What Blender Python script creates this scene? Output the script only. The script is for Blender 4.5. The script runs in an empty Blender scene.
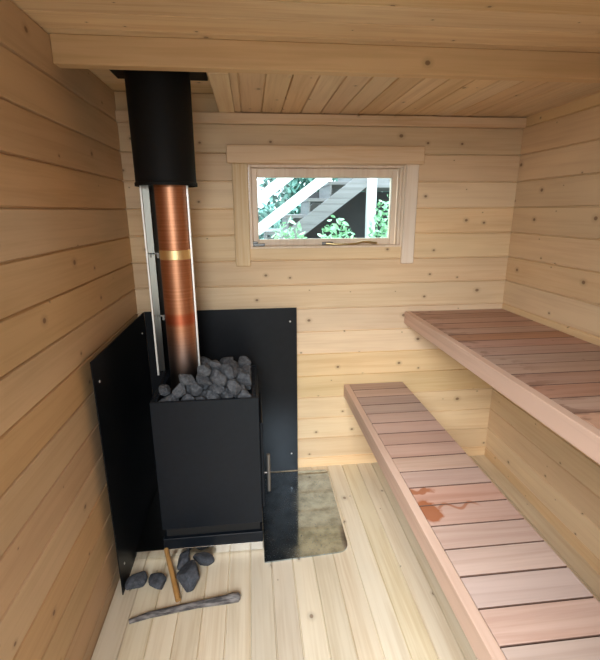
import bpy, bmesh, math, random
from mathutils import Vector, Matrix, Quaternion
R = math.radians
sc = bpy.context.scene
col = sc.collection

# ------------------------------------------------------------------ helpers
def link(name, bm, mat=None, parent=None, smooth=None):
    bmesh.ops.recalc_face_normals(bm, faces=bm.faces)
    me = bpy.data.meshes.new(name); bm.to_mesh(me); bm.free()
    if mat: me.materials.append(mat)
    if smooth is not None:
        for p in me.polygons: p.use_smooth = True
        if smooth < 180:
            me.set_sharp_from_angle(angle=R(smooth))
    o = bpy.data.objects.new(name, me); col.objects.link(o)
    if parent:
        o.parent = parent
        o.matrix_parent_inverse = Matrix.Translation(-parent.location)
    return o
def empty(name, loc):
    o = bpy.data.objects.new(name, None); col.objects.link(o); o.location = loc
    o.empty_display_size = .05
    return o
def tag(o, label=None, cat=None, group=None, kind=None):
    if label: o['label'] = label
    if cat: o['category'] = cat
    if group: o['group'] = group
    if kind: o['kind'] = kind
    return o
def struct(name, bm, mat, smooth=None):
    return tag(link(name, bm, mat, None, smooth), kind='structure')
def box(bm, x0, x1, y0, y1, z0, z1, bev=0.0, seg=1):
    t = bmesh.new()
    bmesh.ops.create_cube(t, size=1)
    for v in t.verts:
        v.co = Vector(((x0+x1)/2+v.co.x*(x1-x0), (y0+y1)/2+v.co.y*(y1-y0), (z0+z1)/2+v.co.z*(z1-z0)))
    if bev > 0:
        bmesh.ops.bevel(t, geom=list(t.edges), offset=bev, segments=seg, affect='EDGES', profile=.5)
    me = bpy.data.meshes.new('t'); t.to_mesh(me); t.free(); bm.from_mesh(me); bpy.data.meshes.remove(me)
    return bm
def B(*a, **k): return box(bmesh.new(), *a, **k)
def lathe(bm, cx, cy, prof, n=48, closed=False):
    rings = []
    for r, z in prof:
        rings.append([bm.verts.new((cx+r*math.cos(2*math.pi*i/n), cy+r*math.sin(2*math.pi*i/n), z)) for i in range(n)])
    m = len(rings)
    for a in range(m if closed else m-1):
        A, C = rings[a], rings[(a+1) % m]
        for i in range(n):
            bm.faces.new((A[i], A[(i+1) % n], C[(i+1) % n], C[i]))
    if not closed:
        bm.faces.new(rings[0]); bm.faces.new(rings[-1])
    return bm
def tube(bm, pts, rads, n=10, seed=None, jit=0):
    rnd = random.Random(seed)
    pts = [Vector(p) for p in pts]
    rings = []
    for i, p in enumerate(pts):
        d = (pts[min(i+1, len(pts)-1)]-pts[max(i-1, 0)]).normalized()
        up = Vector((0, 0, 1)) if abs(d.z) < .9 else Vector((1, 0, 0))
        a = d.cross(up).normalized(); b = d.cross(a)
        r = rads[i] if isinstance(rads, (list, tuple)) else rads
        rings.append([bm.verts.new(p+(a*math.cos(2*math.pi*k/n)+b*math.sin(2*math.pi*k/n))*r*(1+rnd.uniform(-jit, jit))) for k in range(n)])
    for A, C in zip(rings, rings[1:]):
        for k in range(n): bm.faces.new((A[k], A[(k+1) % n], C[(k+1) % n], C[k]))
    bm.faces.new(rings[0]); bm.faces.new(rings[-1])
    return bm
def prism(bm, poly, ext):
    """poly: list of 3-D points of a planar outline, ext: extrusion vector"""
    ext = Vector(ext)
    a = [bm.verts.new(p) for p in poly]; b = [bm.verts.new(Vector(p)+ext) for p in poly]
    bm.faces.new(a); bm.faces.new(b)
    n = len(a)
    for i in range(n): bm.faces.new((a[i], a[(i+1) % n], b[(i+1) % n], b[i]))
    return bm
def planked(bm, u, v, o, U, V, N, pitch, off, gw, gd, th):
    """grooved boards: long axis U over u=(u0,u1), across axis V over v=(v0,v1), front face normal N through point o"""
    U, V, N, o = Vector(U), Vector(V), Vector(N), Vector(o)
    prof = [(v[0], 0)]
    k = math.ceil((v[0]-off)/pitch)
    while off+k*pitch < v[1]-gw:
        b = off+k*pitch
        if b > v[0]+gw: prof += [(b-gw, 0), (b-gw*.25, -gd), (b+gw*.25, -gd), (b+gw, 0)]
        k += 1
    prof += [(v[1], 0), (v[1], -th), (v[0], -th)]
    prism(bm, [o+U*u[0]+V*a+N*h for a, h in prof], U*(u[1]-u[0]))
    return bm

# ------------------------------------------------------------------ materials
class NT:
    def __init__(s, name):
        s.m = bpy.data.materials.new(name); s.m.use_nodes = True
        s.t = s.m.node_tree; s.n = s.t.nodes; s.l = s.t.links
        s.b = s.n['Principled BSDF']; s.out = s.n['Material Output']
    def node(s, typ, **k):
        n = s.n.new(typ)
        for a, v in k.items(): setattr(n, a, v)
        return n
    def put(s, sock, val):
        if isinstance(val, bpy.types.NodeSocket): s.l.new(val, sock)
        else: sock.default_value = val
    def math(s, op, a, b=0.0, c=None, clamp=False):
        n = s.node('ShaderNodeMath', operation=op, use_clamp=clamp)
        s.put(n.inputs[0], a); s.put(n.inputs[1], b)
        if c is not None: s.put(n.inputs[2], c)
        return n.outputs[0]
    def step(s, val, lo, hi, a=0.0, b=1.0):
        n = s.node('ShaderNodeMapRange', interpolation_type='SMOOTHSTEP')
        s.put(n.inputs['Value'], val); s.put(n.inputs['From Min'], lo); s.put(n.inputs['From Max'], hi)
        s.put(n.inputs['To Min'], a); s.put(n.inputs['To Max'], b)
        return n.outputs['Result']
    def mix(s, fac, a, b, blend='MIX'):
        n = s.node('ShaderNodeMix', data_type='RGBA', blend_type=blend)
        s.put(n.inputs[0], fac)
        for i, v in ((6, a), (7, b)):
            s.put(n.inputs[i], v if isinstance(v, bpy.types.NodeSocket) else (*v, 1))
        return n.outputs[2]
    def coords(s):
        tc = s.node('ShaderNodeTexCoord'); sx = s.node('ShaderNodeSeparateXYZ')
        s.l.new(tc.outputs['Object'], sx.inputs[0])
        return tc.outputs['Object'], sx.outputs
    def vec(s, x, y, z):
        n = s.node('ShaderNodeCombineXYZ')
        for i, v in enumerate((x, y, z)): s.put(n.inputs[i], v)
        return n.outputs[0]
    def noise(s, v, scale=1.0, detail=3, rough=.55, dist=0.0):
        n = s.node('ShaderNodeTexNoise'); s.put(n.inputs['Vector'], v)
        n.inputs['Scale'].default_value = scale; n.inputs['Detail'].default_value = detail
        n.inputs['Roughness'].default_value = rough; n.inputs['Distortion'].default_value = dist
        return n.outputs['Fac']
    def bump(s, h, strength=.3, dist=.002):
        n = s.node('ShaderNodeBump'); s.put(n.inputs['Height'], h)
        n.inputs['Strength'].default_value = strength; n.inputs['Distance'].default_value = dist
        s.l.new(n.outputs[0], s.b.inputs['Normal'])
    def set(s, color=None, rough=None, metal=None, spec=None):
        if color is not None: s.put(s.b.inputs['Base Color'], color if isinstance(color, bpy.types.NodeSocket) else (*color, 1))
        if rough is not None: s.put(s.b.inputs['Roughness'], rough)
        if metal is not None: s.b.inputs['Metallic'].default_value = metal
        if spec is not None: s.b.inputs['Specular IOR Level'].default_value = spec
        return s.m

def wood(name, long, across, pitch, off, base, dark, var=.12, warm=.5, knot=.55, grain=1.0, rough=.5, seed=0.0,
         knot_col=(.13, .055, .022), extra=None, spec=.3):
    m = NT(name)
    obv, c = m.coords()
    L, A = c[long], c[across]; T = c[3-long-across]
    idx = m.math('FLOOR', m.math('DIVIDE', m.math('SUBTRACT', A, off), pitch))
    wn = m.node('ShaderNodeTexWhiteNoise', noise_dimensions='1D')
    m.put(wn.inputs['W'], m.math('ADD', idx, seed+.37))
    rnd = wn.outputs['Value']
    sc2 = m.node('ShaderNodeSeparateColor'); m.l.new(wn.outputs['Color'], sc2.inputs[0])
    Ls = m.math('ADD', L, m.math('MULTIPLY', rnd, 23.0))
    g1 = m.noise(m.vec(m.math('MULTIPLY', Ls, 1.3), m.math('MULTIPLY', A, 26.0), m.math('MULTIPLY', T, 26.0)), 1.0, 4, .6, .6)
    g2 = m.noise(m.vec(m.math('MULTIPLY', Ls, 3.5), m.math('MULTIPLY', A, 120.0), m.math('MULTIPLY', T, 120.0)), 1.0, 2, .5)
    g3 = m.noise(m.vec(Ls, m.math('MULTIPLY', A, 3.0), T), 1.6, 2)
    g = m.math('ADD', m.math('MULTIPLY', g1, .75), m.math('MULTIPLY', g2, .25))
    f = m.step(g, .42, .68)
    colr = m.mix(m.math('MULTIPLY', f, .75*grain), base, dark)
    # each board a little lighter, darker or warmer
    v = m.math('ADD', 1-var, m.math('MULTIPLY', rnd, 2*var))
    v = m.math('MULTIPLY', v, m.step(g3, .3, .7, .93, 1.05))
    hsv = m.node('ShaderNodeHueSaturation'); m.l.new(colr, hsv.inputs['Color']); m.put(hsv.inputs['Value'], v)
    m.put(hsv.inputs['Saturation'], m.math('ADD', 1-warm*.25, m.math('MULTIPLY', sc2.outputs[1], warm*.5)))
    m.put(hsv.inputs['Hue'], m.math('ADD', .5-.008*warm, m.math('MULTIPLY', sc2.outputs[2], .016*warm)))
    colr = hsv.outputs[0]
    if knot > 0:
        vo = m.node('ShaderNodeTexVoronoi', voronoi_dimensions='2D', feature='F1')
        m.put(vo.inputs['Vector'], m.vec(m.math('MULTIPLY', Ls, .8), A, 0.0)); vo.inputs['Scale'].default_value = 7.5
        sk = m.node('ShaderNodeSeparateColor'); m.l.new(vo.outputs['Color'], sk.inputs[0])
        act = m.math('GREATER_THAN', sk.outputs[0], 1-knot)
        r = m.math('ADD', .016, m.math('MULTIPLY', m.math('MULTIPLY', sk.outputs[1], sk.outputs[1]), .055))
        q = m.math('DIVIDE', vo.outputs['Distance'], r)
        halo = m.math('MULTIPLY', act, m.step(q, 1.0, 3.0, .30, 0.0))
        core = m.math('MULTIPLY', act, m.step(q, .65, 1.15, .72, 0.0))
        colr = m.mix(halo, colr, tuple(d*.62 for d in dark))
        colr = m.mix(core, colr, knot_col)
    if extra: colr = extra(m, colr, c)
    m.bump(g, .12, .001)
    return m.set(colr, rough, 0, spec)

def plain(name, color, rough=.5, metal=0, spec=.5, nscale=None, namp=.15, bump=0):
    m = NT(name); colr = color
    if nscale:
        v, c = m.coords(); n = m.noise(v, nscale, 4)
        colr = m.mix(m.step(n, .3, .7), tuple(x*(1-namp) for x in color), tuple(min(1, x*(1+namp)) for x in color))
        if bump: m.bump(n, bump, .002)
    return m.set(colr, rough, metal, spec)

PITCH, OFF = .132, .06
PINE, PINED = (.82, .61, .375), (.66, .43, .235)
M = {}
M['log'] = wood('pine_log_wall', 0, 2, PITCH, OFF, PINE, PINED, var=.11, seed=3, grain=.65, knot=.75)
M['log_side'] = wood('pine_log_side_wall', 1, 2, PITCH, OFF, (.60, .39, .215), (.46, .28, .14), var=.06, seed=11, grain=.6, knot=.4)  # left wall's shade put into the colour, darker than the other log walls
M['log_right'] = wood('pine_log_right_wall', 1, 2, PITCH, OFF, PINE, PINED, var=.06, seed=14, grain=.6)
M['ceil'] = wood('pine_ceiling_boards', 1, 0, .095, .01, (.76, .54, .33), (.6, .39, .21), var=.08, knot=.3, seed=5)
M['roof'] = wood('pine_roof_boards', 0, 1, .12, .0, PINE, PINED, var=.08, seed=7)
M['beam'] = wood('pine_beam', 0, 2, 5.0, -2.0, (.74, .50, .28), (.58, .36, .18), var=.0, knot=.25, seed=12, grain=.7)
M['trim_x'] = wood('pine_trim_across', 0, 2, 5.0, -2.0, (.80, .60, .40), PINED, var=.0, knot=.25, seed=2)
M['trim_y'] = wood('pine_trim_along', 1, 0, 5.0, -2.0, (.80, .61, .39), PINED, var=.0, knot=.2, seed=4)
M['trim_z'] = wood('pine_trim_upright', 2, 0, 5.0, -2.0, (.82, .64, .43), PINED, var=.0, knot=.12, seed=6)
M['trim_lit'] = wood('pine_trim_window_lit', 2, 0, 5.0, -2.0, (.88, .74, .58), (.78, .6, .42), var=.0, knot=.06, seed=8)  # window light on the right casing put into a paler colour
M['sash'] = wood('pine_sash', 2, 0, 5.0, -2.0, (.84, .68, .50), (.74, .55, .38), var=.0, knot=0, seed=9, rough=.35)
M['floor'] = wood('pine_floor_boards', 1, 0, .0925, .0, (.76, .655, .49), (.62, .49, .32), var=.10, warm=.6, knot=.4, seed=21, rough=.38,
                  knot_col=(.2, .12, .07))
def stain(m, colr, c):
    x, y, z = c[0], c[1], c[2]
    n = m.noise(m.vec(x, y, z), 38, 3); n2 = m.noise(m.vec(x, y, 3.0), 16, 2)
    dn = m.math('MULTIPLY', m.math('SUBTRACT', n, .5), .055)
    dn2 = m.math('MULTIPLY', m.math('SUBTRACT', n2, .5), .10)
    def blob(cx, cy, rx, ry):
        dx = m.math('DIVIDE', m.math('SUBTRACT', m.math('ADD', x, dn), cx), rx)
        dy = m.math('DIVIDE', m.math('SUBTRACT', m.math('ADD', y, dn2), cy), ry)
        return m.math('SQRT', m.math('ADD', m.math('POWER', m.math('ABSOLUTE', dx), 2.0), m.math('POWER', m.math('ABSOLUTE', dy), 2.0)))
    f = m.step(blob(1.165, -1.118, .045, .06), .75, 1.05, .85, 0)
    f = m.math('MAXIMUM', f, m.step(blob(1.175, -1.012, .05, .016), .7, 1.1, .8, 0))
    # the thin wet trail that curls away from the stain
    w = m.math('MULTIPLY', m.math('SINE', m.math('MULTIPLY', x, 70.0)), .014)
    d = m.math('ABSOLUTE', m.math('SUBTRACT', m.math('ADD', y, w), -1.105))
    tr = m.math('MULTIPLY', m.step(d, .004, .010, .7, 0), m.math('MULTIPLY', m.step(x, 1.19, 1.21), m.step(x, 1.33, 1.36, 1, 0)))
    f = m.math('MAXIMUM', f, tr)
    colr = m.mix(f, colr, (.34, .10, .03))
    m.set(rough=m.math('SUBTRACT', .5, m.math('MULTIPLY', f, .28)))
    return colr
M['slat_low'] = wood('alder_slats', 0, 1, .1, .005, (.56, .385, .31), (.45, .28, .215), var=.16, warm=.9, knot=0, seed=31, rough=None, extra=stain)
def damp(m, colr, c):
    n = m.noise(m.vec(m.math('MULTIPLY', c[0], 9.0), m.math('MULTIPLY', c[1], 22.0), 0.0), 1, 3)
    f = m.math('MULTIPLY', m.step(n, .52, .62, 0, .55), m.step(c[0], 1.50, 1.66, 1, 0))
    return m.mix(f, colr, (.16, .07, .045))
M['slat_up'] = wood('alder_slats_upper', 0, 1, .1, .005, (.50, .30, .225), (.37, .19, .13), var=.16, warm=.9, knot=.1, seed=34, rough=.5, extra=damp)
M['slat_edge'] = plain('shaded_slat_edge', (.13, .075, .055), .8, 0, .1)  # dark colour stands in for the shade in the gaps between slats
M['rail'] = wood('alder_rail', 1, 2, 5.0, -2.0, (.68, .49, .385), (.56, .38, .29), var=0, knot=.0, seed=36)
M['cleat'] = wood('pine_cleat', 0, 2, 5.0, -2.0, PINE, PINED, var=0, knot=0, seed=38)
M['black'] = plain('black_stove_steel', (.0050, .0075, .0115), .42, 0, .24, 60, .12)
M['black2'] = plain('black_shield_sheet', (.005, .006, .008), .42, 0, .22, 30, .15)
M['slot'] = plain('black_recess', (.004, .004, .004), .8)
M['collar'] = plain('black_collar_paint', (.006, .006, .006), .65, 0, .2)
M['steel'] = plain('polished_steel', (.72, .72, .70), .16, 1.0)
M['edge'] = plain('bright_shell_edge', (.85, .84, .80), .5, 1.0)
M['grey_steel'] = plain('grey_handle_steel', (.22, .21, .20), .4, .8)
M['screw'] = plain('screw_steel', (.75, .75, .75), .3, 1.0)
M['brass'] = plain('brass_fitting', (.62, .47, .24), .28, 1.0)
M['hinge'] = plain('hinge_grey_metal', (.20, .20, .19), .4, .8)
def copper():
    m = NT('copper_pipe'); v, c = m.coords()
    z = c[2]
    b = m.noise(m.vec(0.0, 0.0, m.math('MULTIPLY', z, 130.0)), 1, 2)
    colr = m.mix(m.step(b, .3, .7), (.50, .215, .11), (.64, .31, .175))
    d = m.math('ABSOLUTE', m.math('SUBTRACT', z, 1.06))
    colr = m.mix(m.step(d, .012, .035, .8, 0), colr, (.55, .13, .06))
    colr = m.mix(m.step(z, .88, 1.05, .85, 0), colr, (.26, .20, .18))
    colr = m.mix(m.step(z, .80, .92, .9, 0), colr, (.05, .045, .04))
    d2 = m.math('ABSOLUTE', m.math('SUBTRACT', z, 1.33))
    colr = m.mix(m.step(d2, .018, .020, 1, 0), colr, (.92, .68, .34))
    m.bump(b, .06, .001)
    return m.set(colr, m.math('ADD', .36, m.math('MULTIPLY', b, .16)), 1.0)
M['copper'] = copper()
def shell():
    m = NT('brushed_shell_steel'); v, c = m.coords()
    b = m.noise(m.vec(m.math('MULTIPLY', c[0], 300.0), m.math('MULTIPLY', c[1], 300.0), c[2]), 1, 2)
    colr = m.mix(m.step(c[2], .92, 1.26), (.05, .05, .05), (.46, .475, .43))  # dark reflection low on the steel painted as a fade with height
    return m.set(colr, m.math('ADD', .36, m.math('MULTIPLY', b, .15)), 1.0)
M['shell'] = shell()
def plate():
    m = NT('dirty_polished_plate'); v, c = m.coords()
    n = m.noise(v, 14, 5, .65); s = m.noise(v, 130, 2)
    sp = m.step(s, .62, .70)
    edge = m.step(m.noise(v, 5, 3), .4, .65)
    colr = m.mix(m.step(n, .35, .7), (.52, .62, .70), (.31, .37, .41))
    colr = m.mix(m.math('MULTIPLY', sp, .6), colr, (.08, .07, .06))
    m.bump(n, .05, .002)
    return m.set(colr, m.math('ADD', .08, m.math('ADD', m.math('MULTIPLY', edge, .09), m.math('MULTIPLY', sp, .3))), 1.0)
M['plate'] = plate()
def stone(name, base):
    m = NT(name); v, c = m.coords()
    n = m.noise(v, 2.2, 5, .65); s = m.noise(v, 14, 3)
    colr = m.mix(m.step(n, .3, .7), tuple(b*.6 for b in base), tuple(b*1.35 for b in base))
    colr = m.mix(m.step(s, .6, .72, 0, .5), colr, tuple(b*2.2 for b in base))
    m.bump(m.math('ADD', n, m.math('MULTIPLY', s, .4)), .6, .12)
    return m.set(colr, .8, 0, .3)
M['stone'] = stone('sauna_stone_grey', (.135, .143, .157))
M['stone_dark'] = stone('floor_stone_blue_grey', (.065, .071, .084))
M['stick'] = wood('stick_wood', 1, 0, 5.0, -2.0, (.50, .30, .135), (.34, .18, .07), var=0, knot=0, seed=41)
def bark():
    m = NT('grey_bark'); v, c = m.coords()
    n = m.noise(m.vec(m.math('MULTIPLY', c[0], 20.0), m.math('MULTIPLY', c[1], 90.0), m.math('MULTIPLY', c[2], 90.0)), 1, 4)
    m.bump(n, .6, .004)
    return m.set(m.mix(m.step(n, .35, .65), (.05, .045, .045), (.22, .20, .19)), .85)
M['bark'] = bark()
def glass():
    m = NT('window_glass')
    tr = m.node('ShaderNodeBsdfTransparent'); gl = m.node('ShaderNodeBsdfGlossy'); gl.inputs['Roughness'].default_value = .02
    tr.inputs['Color'].default_value = (.93, .98, .97, 1)
    fr = m.node('ShaderNodeFresnel'); fr.inputs['IOR'].default_value = 1.35
    mx = m.node('ShaderNodeMixShader')
    m.l.new(fr.outputs[0], mx.inputs[0]); m.l.new(tr.outputs[0], mx.inputs[1]); m.l.new(gl.outputs[0], mx.inputs[2])
    m.l.new(mx.outputs[0], m.out.inputs['Surface'])
    return m.m
M['glass'] = glass()
M['white'] = plain('white_paint', (.86, .88, .90), .5, 0, .3, 8, .04)
M['oldwood'] = wood('weathered_grey_timber', 0, 2, .06, 0, (.27, .265, .28), (.17, .165, .175), var=.1, warm=.1, knot=.1, seed=51)
M['shade'] = plain('dark_stems_and_shade', (.05, .05, .055), .8)
def leaf(name, a, b):
    m = NT(name); v, c = m.coords(); n = m.noise(v, 9, 2)
    m.set(m.mix(m.step(n, .35, .65), a, b), .6, 0, .3)
    return m.m
M['leaf'] = leaf('light_green_leaves', (.22, .48, .28), (.45, .72, .50))
M['leaf_dark'] = leaf('blue_green_leaves', (.07, .20, .17), (.22, .42, .36))
M['soil'] = plain('garden_soil', (.20, .21, .17), .9, 0, .2, 4, .4)

# ------------------------------------------------------------------ room shell
W, YN, H = 2.03, -2.45, 2.04       # room width, near wall, roof underside
BZ = 1.957                         # lower ceiling
T = .12
wx0, wx1, wz0, wz1 = .603, 1.412, 1.31, 1.722   # window opening
GW, GD = .005, .008
bm = bmesh.new()
X, Yv, Z = (1, 0, 0), (0, 1, 0), (0, 0, 1)
for u, v in (((-T, W+T), (-.1, wz0)), ((-T, W+T), (wz1, H+.05)), ((-T, wx0), (wz0, wz1)), ((wx1, W+T), (wz0, wz1))):
    planked(bm, u, v, (0, 0, 0), X, Z, (0, -1, 0), PITCH, OFF, GW, GD, T)
struct('wall_back', bm, M['log'])
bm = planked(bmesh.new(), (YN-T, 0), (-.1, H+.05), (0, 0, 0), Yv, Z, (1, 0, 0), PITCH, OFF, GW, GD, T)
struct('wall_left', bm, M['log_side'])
bm = planked(bmesh.new(), (YN-T, 0), (-.1, H+.05), (W, 0, 0), Yv, Z, (-1, 0, 0), PITCH, OFF, GW, GD, T)
struct('wall_right', bm, M['log_right'])
DX0, DX1, DZ = .18, 1.04, 1.94      # doorway the photograph is taken from
bm = bmesh.new()
for u, v in (((-T, DX0), (-.1, H+.05)), ((DX1, W+T), (-.1, H+.05)), ((DX0, DX1), (DZ, H+.05)), ((DX0, DX1), (-.1, .0))):
    planked(bm, u, v, (0, YN, 0), X, Z, (0, 1, 0), PITCH, OFF, GW, GD, T)
struct('wall_front', bm, M['log'])
bm = planked(bmesh.new(), (YN-T, 0), (-T, W+T), (0, 0, 0), Yv, X, Z, .0925, 0, .0035, .008, .1)
struct('floor', bm, M['floor'])
# unseen wall added outside the doorway to keep light off the left wall
struct('wall_light_blocker', B(DX1+.08, DX1+.16, YN-T-2.2, YN-T-.001, -.12, 2.4), M['oldwood'])
bm = planked(bmesh.new(), (-T, W+T), (YN-T, T), (0, 0, H), X, Yv, (0, 0, -1), .12, 0, .003, .005, .08)
struct('ceiling', bm, M['roof'])
# lower boarded ceiling beyond the cross beam, open over the chimney
CX0, BY = .475, -.63
bm = planked(bmesh.new(), (BY, 0), (CX0+.075, W), (0, 0, BZ), Yv, X, (0, 0, -1), .095, .01, .004, .008, .02)
struct('ceiling_boards', bm, M['ceil'])
struct('trim_1', B(CX0, CX0+.073, BY, -.001, BZ-.004, BZ+.03, bev=.002), M['trim_y'])
struct('ceiling_beam', B(-.0, W, BY-.05, BY, 1.955, H, bev=.003), M['beam'])
struct('trim_2', B(0, W, -.022, 0, 1.905, BZ-.004, bev=.003), M['trim_x'])

# ------------------------------------------------------------------ window
struct('trim_3', B(.500, 1.500, -.026, .0, 1.727, 1.812, bev=.004), M['trim_x'])
struct('trim_4', B(.523, .600, -.022, .0, 1.222, 1.7265, bev=.004), M['trim_z'])
struct('trim_5', B(1.408, 1.476, -.022, .0, 1.222, 1.7265, bev=.004), M['trim_lit'])
win = empty('window_1', ((wx0+wx1)/2, .05, wz0)); tag(win, kind='structure')
bm = bmesh.new()          # jamb lining
for a in ((wx0+.0005, wx0+.012, wz0, wz1), (wx1-.012, wx1-.0005, wz0, wz1), (wx0+.012, wx1-.012, wz0+.0005, wz0+.010), (wx0+.012, wx1-.012, wz1-.010, wz1-.0005)):
    box(bm, a[0], a[1], -.004, .115, a[2], a[3], bev=.0015)
box(bm, wx1-.024, wx1-.012, .012, .05, wz0+.01, wz1-.01, bev=.0015)   # stop beads
link('window_frame', bm, M['sash'], win)
bm = bmesh.new()
s0, s1, q0, q1 = wx0+.0122, wx1-.0242, wz0+.0102, wz1-.0102
g0, g1, h0, h1 = .647, 1.358, 1.354, 1.666
box(bm, s0, g0, .050, .088, q0, q1, bev=.003); box(bm, g1, s1, .050, .088, q0, q1, bev=.003)
box(bm, g0, g1, .051, .087, q0, h0, bev=.003); box(bm, g0, g1, .051, .087, h1, q1, bev=.003)
link('sash', bm, M['sash'], win)
link('pane', B(g0-.003, g1+.003, .068, .072, h0-.003, h1+.003), M['glass'], win)
bm = bmesh.new()
box(bm, .607, .678, .034, .0495, 1.322, 1.334, bev=.002); box(bm, .610, .640, .030, .0495, 1.334, 1.345, bev=.002)
link('hinge', bm, M['hinge'], win)
hd = bmesh.new()
box(hd, .985, 1.045, .040, .0505, 1.322, 1.338, bev=.003, seg=2)
link('handle_plate', hd, M['hinge'], win)
hd = bmesh.new()
tube(hd, [(1.005, .036, 1.330), (1.05, .024, 1.327), (1.12, .022, 1.326), (1.17, .023, 1.330), (1.20, .026, 1.337), (1.235, .026, 1.338), (1.26, .024, 1.333), (1.282, .024, 1.331)],
     [.006, .006, .0055, .0055, .006, .0065, .007, .006], 12)
link('handle', hd, M['brass'], win, 60)

# ------------------------------------------------------------------ heat shields
def shield(name, pos, bmp, screws, spacers, label):
    t = empty(name, pos); tag(t, label, 'heat shield')
    link('panel', bmp, M['black2'], t)
    for s in spacers: link('spacer', B(*s), M['black2'], t)
    for s, ax in screws:
        b = bmesh.new(); bmesh.ops.create_uvsphere(b, u_segments=12, v_segments=8, radius=.0055)
        for v in b.verts:
            v.co[ax] *= .5; v.co += Vector(s)
        link('screw', b, M['screw'], t, 180)
    return t
sy = -.042
shield('heat_shield', (.44, sy, 0), B(.0422, .836, sy, sy+.004, .012, 1.0, bev=.001),
       [((.80, sy-.001, .925), 1), ((.80, sy-.001, .125), 1), ((.09, sy-.001, .925), 1)],
       [(.79, .81, sy+.004, -.001, .915, .935), (.79, .81, sy+.004, -.001, .115, .135), (.08, .10, sy+.004, -.001, .915, .935), (.08, .10, sy+.004, -.001, .0, .135)],
       'black sheet metal heat shield on the back wall behind the stove')
sx = .042
shield('heat_shield', (sx, -.43, 0), B(sx-.004, sx, -.822, -.0425, .0, 1.0, bev=.001),
       [((sx+.001, -.767, .907), 0), ((sx+.001, -.767, .106), 0), ((sx+.001, -.12, .907), 0)],
       [(.001, sx-.004, -.56, -.54, .897, .917), (.001, sx-.004, -.56, -.54, .0, .116), (.001, sx-.004, -.13, -.11, .897, .917)],
       'black sheet metal heat shield standing along the left wall')

# ------------------------------------------------------------------ steel tray, stove
TX0, TX1, TY0, TY1 = .050, .6130, -.642, -.06
bm = B(TX0, TX1, TY0, TY1, .006, .047, bev=.001)
tr = empty('steel_floor_tray', ((TX0+TX1)/2, -.35, 0))
tag(tr, 'low polished steel tray on the floor under the black stove', 'tray')
link('tray_body', bm, M['steel'], tr)
link('top_sheet', B(TX0, TX1, TY0-.004, TY1, .047, .050, bev=.0008), M['steel'], tr)

link('shadow_strip', B(TX0+.01, TX1-.01, TY0+.012, TY1-.01, 0, .006), M['slot'], tr)  # black inset strip added to draw the shadow line under the tray
x0, x1, y0, y1 = .1754, .6144, -.6418, -.24
zt = .756
st = empty('sauna_stove', ((x0+x1)/2, (y0+y1)/2, .0505)); tag(st, 'black steel wood burning sauna stove with a heap of stones on top', 'stove')
bm = bmesh.new()
th = .012
box(bm, x0, x1, y0, y0+th, .150, zt, bev=.002); box(bm, x0, x1, y1-th, y1, .150, zt, bev=.002)
box(bm, x0, x0+th, y0+th, y1-th, .150, zt, bev=.001); box(bm, x1-th, x1, y0+th, y1-th, .150, zt, bev=.001)
box(bm, x0+th, x1-th, y0+th, y1-th, .150, .165); box(bm, x0+th, x1-th, y0+th, y1-th, .69, .712)
link('body', bm, M['black'], st)
bm = bmesh.new()
box(bm, x0+.012, x1-.012, y0+.02, y1-.012, .095, .152)
link('air_slot', bm, M['slot'], st)
bm = B(x0, x1, y0, y1, .0505, .100, bev=.002)
link('base', bm, M['black'], st)
bm = bmesh.new()          # rim around the stone space with ventilation slots left and right
box(bm, x0+th, x1-th, y0+th, y0+.018, .728, zt-.004, bev=.001)
for i in range(22):
    yy = y0+.022+i*.0165
    box(bm, x1-.026, x1-.0125, yy, yy+.009, .728, zt-.003); box(bm, x0+.0125, x0+.024, yy, yy+.009, .728, zt-.003)
box(bm, x1-.029, x1-.026, y0+.018, y1-.02, .728, zt-.003); box(bm, x0+.0235, x0+.0255, y0+.018, y1-.02, .728, zt-.003)
link('stone_rim', bm, M['black'], st)
dr = link('door', B(x1+.0005, x1+.014, -.60, -.28, .20, .62, bev=.003), M['black'], st)
bm = bmesh.new()
tube(bm, [(.650, -.53, .233), (.650, -.53, .425)], .0085, 14)
tube(bm, [(x1+.012, -.53, .33), (.650, -.53, .33)], .005, 10)
link('door_handle', bm, M['grey_steel'], dr, 50)
tag(bpy.data.objects['door_handle'], 'upright grey steel bar handle')

# chimney pipe with half shell guard, collar
px, py, pr_ = .291, -.44, .0625
pipe = empty('chimney_pipe', (px, py, .713)); tag(pipe, 'copper coloured chimney pipe rising from the stove stones', 'chimney pipe')
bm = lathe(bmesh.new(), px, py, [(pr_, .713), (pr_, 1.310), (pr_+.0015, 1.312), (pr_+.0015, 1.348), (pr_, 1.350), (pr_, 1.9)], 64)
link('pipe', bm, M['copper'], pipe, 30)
cxs, rs = .268, .090
bm = bmesh.new()
zs = [.80, 1.62]; n = 40
prof = []
for i in range(n+1):
    a = math.pi*i/n
    prof.append((cxs+rs*math.cos(a), py+rs*math.sin(a)))
inner = [(cxs+(rs-.0015)*math.cos(math.pi*i/n), py+(rs-.0015)*math.sin(math.pi*i/n)) for i in range(n+1)]
prism(bm, [(x, y, zs[0]) for x, y in prof+inner[::-1]], (0, 0, zs[1]-zs[0]))
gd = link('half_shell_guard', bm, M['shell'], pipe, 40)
tag(gd, 'open half shell of bright steel behind the pipe')
bm = bmesh.new()
for s in (-1, 1):
    xe = cxs+s*rs
    box(bm, xe-.004, xe+.004, py-.008, py+.001, zs[0], zs[1], bev=.001)
link('guard_edge', bm, M['edge'], gd)
link('guard_flange', B(cxs-rs+.0045, cxs-rs+.031, py-.004, py-.0025, zs[0]+.02, zs[1], bev=.0005), M['shell'], gd)
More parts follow.
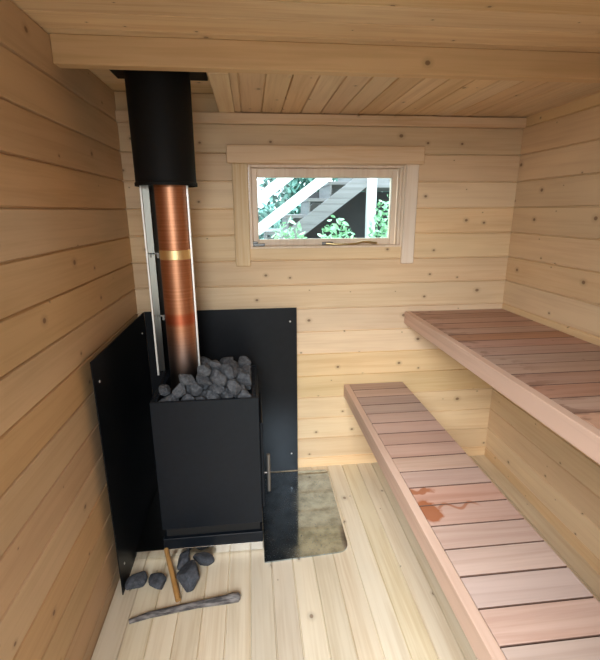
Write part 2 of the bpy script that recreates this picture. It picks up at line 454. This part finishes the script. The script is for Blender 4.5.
for z in (1.333, 1.07):
    bm = bmesh.new()
    box(bm, cxs-rs+.004, px-pr_+.004, py-.004, py+.012, z-.004, z+.004, bev=.001)
    box(bm, cxs-rs+.012, cxs-rs+.018, py-.006, py+.002, z-.016, z+.004, bev=.001)
    box(bm, px-pr_-.012, px-pr_-.002, py-.006, py+.002, z-.020, z+.004, bev=.001)
    link('clip', bm, M['hinge'], pipe)
ccx, ccy = .277, -.43
co = empty('chimney_collar', (ccx, ccy, 1.6)); tag(co, 'wide black cylinder collar around the chimney pipe under the ceiling', 'chimney collar')
bm = lathe(bmesh.new(), ccx, ccy, [(.119, 2.021), (.117, 1.612), (.121, 1.609), (.121, 1.597), (.112, 1.597), (.112, 2.021)], 64, closed=True)
link('cylinder', bm, M['collar'], co, 30)
link('ceiling_plate', B(.088, .450, -.597, -.265, 2.022, 2.036, bev=.002), M['collar'], co)

# ------------------------------------------------------------------ sauna stones
def rock_bm(seed, size=1.0):
    r = random.Random(seed)
    pl = []
    for i in range(13):
        z = r.uniform(-1, 1); a = r.uniform(0, 6.283); s = math.sqrt(1-z*z)
        pl.append((Vector((s*math.cos(a), s*math.sin(a), z)), r.uniform(.62, .95)))
    scl = Vector((r.uniform(1.0, 1.3), r.uniform(.8, 1.0), r.uniform(.62, .85)))
    bm = bmesh.new(); bmesh.ops.create_icosphere(bm, subdivisions=4, radius=1)
    for v in bm.verts:
        d = v.co.normalized(); rr = 1.08
        for n, k in pl:
            c = n.dot(d)
            if c > .05: rr = min(rr, k/c)
        p = d*rr
        v.co = Vector((p.x*scl.x, p.y*scl.y, p.z*scl.z))*size
    return bm
rock_me = []
for k in range(8):
    o = link('sauna_stone', rock_bm(100+k), M['stone'], None, 24)
    rock_me.append(o.data); bpy.data.objects.remove(o)
STONES = [(0, 0.0266, 0.3742, -0.5962, 0.741, 0.0987, 0.6415, 0.686, -0.3287),
 (1, 0.0333, 0.3825, -0.535, 0.7436, 0.1445, 0.5498, 0.7927, 0.2199),
 (2, 0.0262, 0.3932, -0.3917, 0.7334, 0.0068, -0.2268, -0.9738, 0.013),
 (3, 0.0299, 0.2981, -0.3007, 0.7393, 0.7306, 0.5785, -0.2474, -0.2652),
 (4, 0.0299, 0.3206, -0.5958, 0.74, 0.7326, 0.2992, 0.4282, -0.4364),
 (5, 0.0367, 0.4502, -0.5114, 0.7358, 0.0154, 0.1007, -0.9947, -0.0167),
 (6, 0.0275, 0.4084, -0.491, 0.7549, 0.2748, -0.3357, -0.6978, -0.5699),
 (7, 0.0296, 0.3993, -0.2898, 0.7404, 0.6228, 0.1025, -0.0676, -0.7727),
 (0, 0.0341, 0.4295, -0.5807, 0.7447, 0.0659, 0.2981, -0.0673, 0.9499),
 (1, 0.0319, 0.3975, -0.4536, 0.7382, 0.1429, 0.383, -0.9044, 0.1221),
 (2, 0.0279, 0.4498, -0.41, 0.7413, 0.9666, 0.0662, 0.2316, -0.0872),
 (3, 0.0299, 0.3591, -0.304, 0.7332, 0.3025, -0.6462, -0.5889, 0.3796),
 (4, 0.0336, 0.5539, -0.5975, 0.7432, 0.6018, 0.3915, 0.3321, -0.6118),
 (5, 0.0349, 0.5208, -0.4873, 0.7478, 0.8507, -0.0431, 0.1491, -0.5021),
 (6, 0.0308, 0.5164, -0.3502, 0.733, 0.8786, -0.2851, -0.0426, 0.3807),
 (7, 0.0264, 0.5525, -0.3022, 0.737, 0.0724, -0.2164, 0.973, -0.0341),
 (0, 0.0377, 0.2415, -0.5812, 0.7378, 0.8605, -0.0097, -0.0436, 0.5074),
 (1, 0.0347, 0.3823, -0.5231, 0.7853, 0.8185, 0.3757, -0.4055, -0.1565),
 (2, 0.0364, 0.4408, -0.3548, 0.7447, 0.9865, -0.0564, -0.1015, 0.1155),
 (3, 0.0273, 0.3253, -0.2822, 0.769, 0.0451, -0.1069, -0.6722, 0.7312),
 (4, 0.0312, 0.3563, -0.5761, 0.7802, 0.0411, -0.0157, 0.6256, 0.7789),
 (5, 0.0307, 0.4797, -0.5756, 0.7468, 0.5751, 0.6136, -0.4043, -0.3597),
 (6, 0.0279, 0.5068, -0.5051, 0.8225, 0.2422, -0.2467, -0.9383, -0.0032),
 (7, 0.0329, 0.231, -0.2895, 0.7376, 0.3715, -0.7115, 0.5847, -0.1181),
 (0, 0.0348, 0.4475, -0.5791, 0.7887, 0.5937, 0.209, 0.0246, 0.7767),
 (1, 0.0347, 0.3821, -0.4794, 0.8068, 0.2385, 0.91, 0.3323, 0.0671),
 (2, 0.0371, 0.4611, -0.2922, 0.7475, 0.2102, -0.9403, 0.1238, 0.2373),
 (3, 0.0298, 0.5679, -0.4478, 0.7397, 0.6764, 0.4267, 0.3928, 0.4539),
 (4, 0.0352, 0.5377, -0.5519, 0.7487, 0.5385, -0.2219, 0.3731, 0.7222),
 (5, 0.036, 0.4688, -0.5126, 0.7918, 0.133, -0.9471, 0.2279, 0.1829),
 (6, 0.0372, 0.4606, -0.458, 0.7534, 0.5452, 0.6405, -0.5308, 0.1041),
 (7, 0.0314, 0.5607, -0.3446, 0.7556, 0.7017, -0.3887, -0.3101, -0.5103),
 (0, 0.0285, 0.2224, -0.5533, 0.7757, 0.0888, 0.642, -0.7306, -0.2149),
 (1, 0.0355, 0.3279, -0.5448, 0.7776, 0.2778, -0.7249, 0.0552, 0.6279),
 (2, 0.0376, 0.5021, -0.4012, 0.7457, 0.3391, -0.2333, -0.9077, -0.0819),
 (3, 0.0358, 0.2778, -0.3087, 0.781, 0.1631, 0.9842, -0.068, 0.0093),
 (4, 0.0351, 0.2894, -0.586, 0.7777, 0.5644, 0.013, -0.6277, -0.5359),
 (5, 0.0339, 0.4228, -0.4937, 0.8406, 0.2869, 0.389, -0.6081, -0.6297),
 (6, 0.0262, 0.5591, -0.3889, 0.7427, 0.7568, -0.5876, 0.0721, -0.2773),
 (7, 0.037, 0.502, -0.324, 0.7767, 0.2404, 0.0372, -0.9478, -0.2061),
 (0, 0.0344, 0.3911, -0.5797, 0.8195, 0.1293, -0.4666, -0.8588, 0.1675),
 (1, 0.0318, 0.3228, -0.5952, 0.8334, 0.1865, 0.1727, -0.9524, 0.1681),
 (2, 0.0301, 0.538, -0.4198, 0.7657, 0.2786, -0.0093, -0.9498, -0.1418),
 (3, 0.0273, 0.4088, -0.303, 0.7781, 0.2938, -0.531, -0.4894, 0.6263),
 (4, 0.0357, 0.5129, -0.5882, 0.7909, 0.1285, -0.6892, -0.1413, 0.6989),
 (5, 0.0323, 0.555, -0.5095, 0.7884, 0.1694, -0.0502, -0.8036, 0.5683),
 (6, 0.0303, 0.5247, -0.4574, 0.7938, 0.0224, 0.4651, 0.803, 0.3721),
 (7, 0.033, 0.5349, -0.2798, 0.7627, 0.8663, -0.4745, -0.1135, -0.1077),
 (3, 0.035, 0.3743, -0.333, 0.8054, 0.4666, -0.8339, 0.2887, 0.0602),
 (5, 0.0339, 0.4519, -0.5874, 0.8326, 0.8895, -0.2964, 0.3478, -0.0068),
 (7, 0.0328, 0.4663, -0.2884, 0.7942, 0.5801, -0.7532, -0.2587, -0.1709),
 (1, 0.0355, 0.3956, -0.5871, 0.8688, 0.2785, 0.5889, -0.7569, 0.0524),
 (2, 0.0366, 0.4827, -0.5505, 0.8414, 0.317, -0.1901, -0.4772, 0.7973),
 (3, 0.0323, 0.3726, -0.3454, 0.7603, 0.003, -0.9114, 0.0007, 0.4116),
 (6, 0.0297, 0.4207, -0.4151, 0.7683, 0.4811, -0.4735, 0.6422, 0.3634),
 (7, 0.0342, 0.5529, -0.3101, 0.7974, 0.7388, -0.5767, 0.1977, -0.2874),
 (0, 0.0291, 0.5705, -0.4504, 0.7909, 0.4901, -0.394, -0.4274, 0.6495),
 (1, 0.0251, 0.5579, -0.3784, 0.7844, 0.2786, -0.0814, 0.8987, -0.3289),
 (3, 0.0269, 0.3955, -0.3834, 0.7861, 0.9017, -0.3909, -0.1803, -0.0394),
 (6, 0.033, 0.4326, -0.5486, 0.8711, 0.4713, 0.7608, -0.4175, -0.1574),
 (7, 0.0271, 0.4028, -0.4487, 0.7764, 0.7625, -0.4756, -0.0015, -0.4387),
 (3, 0.0271, 0.3928, -0.4099, 0.8137, 0.2032, -0.2289, -0.9492, 0.073),
 (6, 0.0339, 0.4514, -0.3643, 0.7938, 0.9128, -0.3745, 0.0368, -0.1584),
 (0, 0.0331, 0.5034, -0.3719, 0.8058, 0.2438, 0.5577, -0.7403, -0.2855),
 (2, 0.0254, 0.4586, -0.4376, 0.7858, 0.6146, 0.7854, 0.0726, 0.0108)]
for k, s, x, y, z, qw, qx, qy, qz in STONES:
    o = bpy.data.objects.new('sauna_stone', rock_me[k]); col.objects.link(o)
    o.location = (x, y, z); o.rotation_mode = 'QUATERNION'; o.rotation_quaternion = (qw, qx, qy, qz); o.scale = (s, s, s)
    tag(o, 'rough grey sauna stone in the heap on top of the black stove', 'stone', 'stones heaped on the stove')
FS = [(4, .036, .085, -.778, .9, 'flat dark grey stone on the floor against the left heat shield'),
      (6, .043, .175, -.790, 2.1, 'dark grey stone on the floor between flat stone and leaning stick'),
      (5, .056, .304, -.790, 1.5, 'largest blue grey stone on the floor, right of the leaning stick'),
      (1, .038, .268, -.694, 1.2, 'small dark stone on the floor behind the leaning stick at the tray'),
      (2, .038, .350, -.694, 2.7, 'small grey stone on the floor right of the others below the stove')]
for k, s, x, y, rz, lab in FS:
    o = link('sauna_stone', rock_bm(200+k*3, s), M['stone_dark'], None, 28)
    o.rotation_euler = (0, 0, rz)
    o.location = (x, y, -min(v.co.z for v in o.data.vertices)+.0005)
    tag(o, lab, 'stone')
# stone texture coordinates of the floor stones are in metres: give them their own scale
m2 = M['stone_dark']
for n in m2.node_tree.nodes:
    if n.type == 'TEX_NOISE': n.inputs['Scale'].default_value *= 22
    if n.type == 'BUMP': n.inputs['Distance'].default_value = .005

# stick and branch on the floor
bm = bmesh.new()
tube(bm, [(.186, -.655, .060), (.228, -.765, .036), (.270, -.883, .0115)], [.010, .011, .0115], 8)
o = link('wooden_stick', bm, M['stick'], None, 50)
tag(o, 'thin orange brown wooden stick leaning from the floor onto the steel tray', 'stick')
bm = bmesh.new()
tube(bm, [(.10, -.958, .012), (.17, -.938, .0125), (.26, -.925, .013), (.35, -.915, .0145), (.44, -.907, .0165), (.485, -.903, .0185), (.508, -.902, .018), (.515, -.902, .016)],
     [.008, .0115, .012, .0135, .0155, .018, .0165, .008], 12, seed=3, jit=.1)
o = link('branch', bm, M['bark'], None, 60)
tag(o, 'grey bark covered branch lying on the floor in front of the stones', 'branch')

# ------------------------------------------------------------------ floor plate
def rounded(pts, rad, z, n=8):
    out = []
    for i, p in enumerate(pts):
        p = Vector(p); a = Vector(pts[i-1]); b = Vector(pts[(i+1) % len(pts)]); r = rad[i]
        if r == 0: out.append((p.x, p.y, z)); continue
        pa = p+(a-p).normalized()*r; pb = p+(b-p).normalized()*r
        for k in range(n+1):
            t = k/n; q = pa*(1-t)**2+p*2*t*(1-t)+pb*t*t
            out.append((q.x, q.y, z))
    return out
bm = prism(bmesh.new(), rounded([(.6165, -.722), (1.003, -.698), (1.010, -.047), (.6165, -.047)], [.004, .055, .03, .004], .001), (0, 0, .006))
o = link('floor_plate', bm, M['plate'])
tag(o, 'dirty shiny floor plate with rounded corner beside the stove', 'floor plate')

# ------------------------------------------------------------------ benches
def bench(name, xa, xb, zt_, hr, slat, label, gap=.0045, rear=True):
    yb, ye = -.003, YN+.003
    t = empty(name, ((xa+xb)/2, (yb+ye)/2, zt_-hr)); tag(t, label, 'bench')
    link('front_rail', B(xa, xa+.032, ye, yb, zt_-hr, zt_, bev=.003, seg=2), M['rail'], t)
    bm = bmesh.new(); y = .005
    rnd = random.Random(7)
    while y > ye+.02:
        a = min(y, yb); b = max(y-.1+gap, ye)
        dz = rnd.uniform(-.0012, 0)
        box(bm, xa+.0335, xb, b, a, zt_-.028+dz, zt_-.0005+dz, bev=.0008)
        y -= .1
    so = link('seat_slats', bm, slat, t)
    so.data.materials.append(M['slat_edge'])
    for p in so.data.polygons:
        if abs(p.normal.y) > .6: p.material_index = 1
    link('rear_rail', B(xb-.05, xb-.005, ye, yb, zt_-hr, zt_-.0295, bev=.002), M['rail'], t)
    for yy in (yb-.035, ye):
        link('support_cleat', B(xa+.0325, xb-.051, yy, yy+.035, zt_-hr, zt_-.0295, bev=.002), M['cleat'], t)
    return t
bench('sauna_bench', 1.1114, 1.462, .5296, .072, M['slat_low'], 'lower slatted wooden bench with orange wet stain on its boards')
bench('sauna_bench', 1.4495, W-.002, .9528, .068, M['slat_up'], 'upper slatted reddish wooden bench along the right wall')

# ------------------------------------------------------------------ outside the window
bm = bmesh.new()
bmesh.ops.create_grid(bm, x_segments=40, y_segments=40, size=1)
rnd = random.Random(2)
for v in bm.verts:
    x = 1.2+v.co.x*7; y = 4.4+v.co.y*4.2
    z = -.12+max(0, y-.6)*.20+rnd.uniform(-.03, .03)
    v.co = Vector((x, y, z))
struct('ground', bm, M['soil'])
struct('ground_entrance', B(-4, 6, -7, YN-T-.01, -.35, -.12), M['soil'])

sl = .737   # slope of the flight
t = empty('outside_staircase', (1.3, 2.9, .5)); tag(t, 'white railed outdoor staircase of grey timber seen through the window', 'staircase')
def sloped(bm, xa, za, xb, dz, y_0, y_1):
    f = lambda x: za+(x-xa)*sl
    prism(bm, [(xa, y_0, f(xa)), (xb, y_0, f(xb)), (xb, y_0, f(xb)+dz), (xa, y_0, f(xa)+dz)], (0, y_1-y_0, 0))
    return bm
Y2 = 2.5
link('top_rail', sloped(bmesh.new(), -.2, 1.545-.886*sl, 1.9, .130, Y2-.03, Y2+.01), M['white'], t)
link('middle_rail', sloped(bmesh.new(), -.2, 1.243-.886*sl, 1.9, .128, Y2-.03, Y2+.01), M['white'], t)
link('newel_post', B(1.865, 1.958, Y2-.06, Y2+.03, .4, 2.9, bev=.004), M['white'], t)
link('stringer', sloped(bmesh.new(), .45, 1.324-(1.362-.45)*.66-.02, 2.0, .19, Y2+.012, Y2+.06), M['oldwood'], t)
link('stringer', sloped(bmesh.new(), .45, 1.324-(1.362-.45)*.66-.02, 2.0, .19, Y2+.85, Y2+.90), M['oldwood'], t)
bm = bmesh.new(); bm2 = bmesh.new()
for i in range(9):
    xs = .30+i*.235; zz = .905+i*.173
    if xs > 1.9: break
    box(bm, xs-.02, xs+.26, Y2+.061, Y2+.849, zz, zz+.035, bev=.003)
    box(bm2, xs+.235, xs+.25, Y2+.061, Y2+.849, zz+.036, zz+.172)
link('treads', bm, M['oldwood'], t); link('risers', bm2, M['oldwood'], t)
link('landing', B(1.96, 3.2, Y2-.02, Y2+.95, 1.735, 1.86, bev=.004), M['oldwood'], t)
link('under_stair_shade', B(1.30, 2.6, Y2+.92, Y2+.96, .5, 1.73), M['shade'], t)  # dark sheet added to stand in for the shade under the stairs

def foliage(name, cx, cy, z0, z1, rx, ry, n, sz, mat, seed, label, group, cat='bush'):
    t = empty(name, (cx, cy, z0)); tag(t, label, cat, group)
    rnd = random.Random(seed); bm = bmesh.new()
    for i in range(n):
        while True:
            p = Vector((rnd.uniform(-1, 1), rnd.uniform(-1, 1), rnd.uniform(-1, 1)))
            if .25 < p.length < 1: break
        c = Vector((cx+p.x*rx, cy+p.y*ry, (z0+.15*(z1-z0)+z1)/2+p.z*(z1-z0-.15*(z1-z0))/2))
        q = Quaternion((rnd.gauss(0, 1), rnd.gauss(0, 1), rnd.gauss(0, 1), rnd.gauss(0, 1))).normalized()
        s = sz*rnd.uniform(.6, 1.3)
        pts = [(-s, 0, 0), (-.3*s, .42*s, .1*s), (.4*s, .36*s, .1*s), (s, 0, -.1*s), (.4*s, -.36*s, .1*s), (-.3*s, -.42*s, .1*s)]
        vs = [bm.verts.new(c+q @ Vector(a)) for a in pts]
        bm.faces.new(vs)
    me_o = link('foliage', bm, mat, t)
    bm = bmesh.new()
    for k in range(4):
        a = k*1.6+seed
        tube(bm, [(cx, cy, z0-.1), (cx+.2*rx*math.cos(a), cy+.2*ry*math.sin(a), z0+.4*(z1-z0)), (cx+.6*rx*math.cos(a), cy+.6*ry*math.sin(a), z0+.8*(z1-z0))], [.02, .014, .006], 6)
    link('stem', bm, M['shade'], t)
    return t
gz = lambda y: -.12+max(0, y-.6)*.20
for cx, cy, z1, rx, n, sd, lab in ((.96, 1.85, 1.43, .22, 620, 1, 'pale green leafy bush below the left side of the window view'),
                                   (1.43, 1.9, 1.47, .23, 900, 2, 'low green leafy bush under the middle of the outdoor stairs'),
                                   (2.0, 2.06, 1.66, .25, 1100, 3, 'tall green leafy bush beside the white newel post')):
    foliage('garden_bush', cx, cy, gz(cy), z1, rx, .24, n, .033, M['leaf'], sd, lab, 'bushes outside the window')
for cx, cy, z1, rx, sd, lab in ((-.1, 5.2, 3.3, .68, 11, 'blue green tree behind the stair railing, leftmost in the window'),
                                (1.5, 5.6, 3.0, .72, 12, 'blue green tree behind the stair railing at the window centre'),
                                (3.1, 5.2, 2.6, .68, 13, 'blue green tree behind the landing, rightmost in the window')):
    foliage('garden_tree', cx, cy, gz(cy), z1, rx, .6, 1500, .08, M['leaf_dark'], sd, lab, 'trees behind the stairs', 'tree')

foliage('garden_hedge', 1.4, 4.1, gz(4.1), 1.62, 1.9, .3, 2600, .07, M['leaf_dark'], 21, 'dense blue green hedge behind the outdoor stairs', None, 'hedge')
# ------------------------------------------------------------------ light, world, camera
w = bpy.data.worlds.new('overcast_sky'); sc.world = w; w.use_nodes = True
bg = w.node_tree.nodes['Background']; bg.inputs[0].default_value = (.80, .92, 1.0, 1); bg.inputs[1].default_value = 3.2
def area(name, loc, target, sx_, sy_, power, colr):
    l = bpy.data.lights.new(name, 'AREA'); l.shape = 'RECTANGLE'; l.size = sx_; l.size_y = sy_; l.energy = power; l.color = colr
    o = bpy.data.objects.new(name, l); col.objects.link(o); o.location = loc
    o.rotation_euler = (Vector(target)-Vector(loc)).to_track_quat('-Z', 'Y').to_euler()
    return o
area('door_daylight', (.0, -4.6, 2.7), (1.1, -.6, .6), 1.8, 1.6, 365, (.93, .97, 1.0))
area('window_daylight', (1.0, .75, 2.3), (1.1, -.6, .9), 1.2, .8, 25, (.85, .95, 1.0))

area('garden_daylight', (1.2, 2.2, 5.0), (1.2, 3.0, 1.0), 3.0, 3.0, 420, (.86, .95, 1.0))
cam = bpy.data.cameras.new('camera'); co_ = bpy.data.objects.new('camera', cam); col.objects.link(co_)
F = 435.57; yaw, pitch, roll = .1089, .2670, -.0053
cam.sensor_fit = 'HORIZONTAL'; cam.sensor_width = 36; cam.lens = F/600*36; cam.clip_start = .02
fw = Vector((math.sin(yaw)*math.cos(pitch), math.cos(yaw)*math.cos(pitch), -math.sin(pitch)))
r0 = Vector((math.cos(yaw), -math.sin(yaw), 0)); u0 = r0.cross(fw)
rr = r0*math.cos(roll)+u0*math.sin(roll); uu = -r0*math.sin(roll)+u0*math.cos(roll)
mt = Matrix((rr, uu, -fw)).transposed().to_4x4(); mt.translation = (.6052, -2.3129, 1.5)
co_.matrix_world = mt
sc.camera = co_
sc.view_settings.view_transform = 'Standard'; sc.view_settings.look = 'None'
sc.view_settings.exposure = 0.0
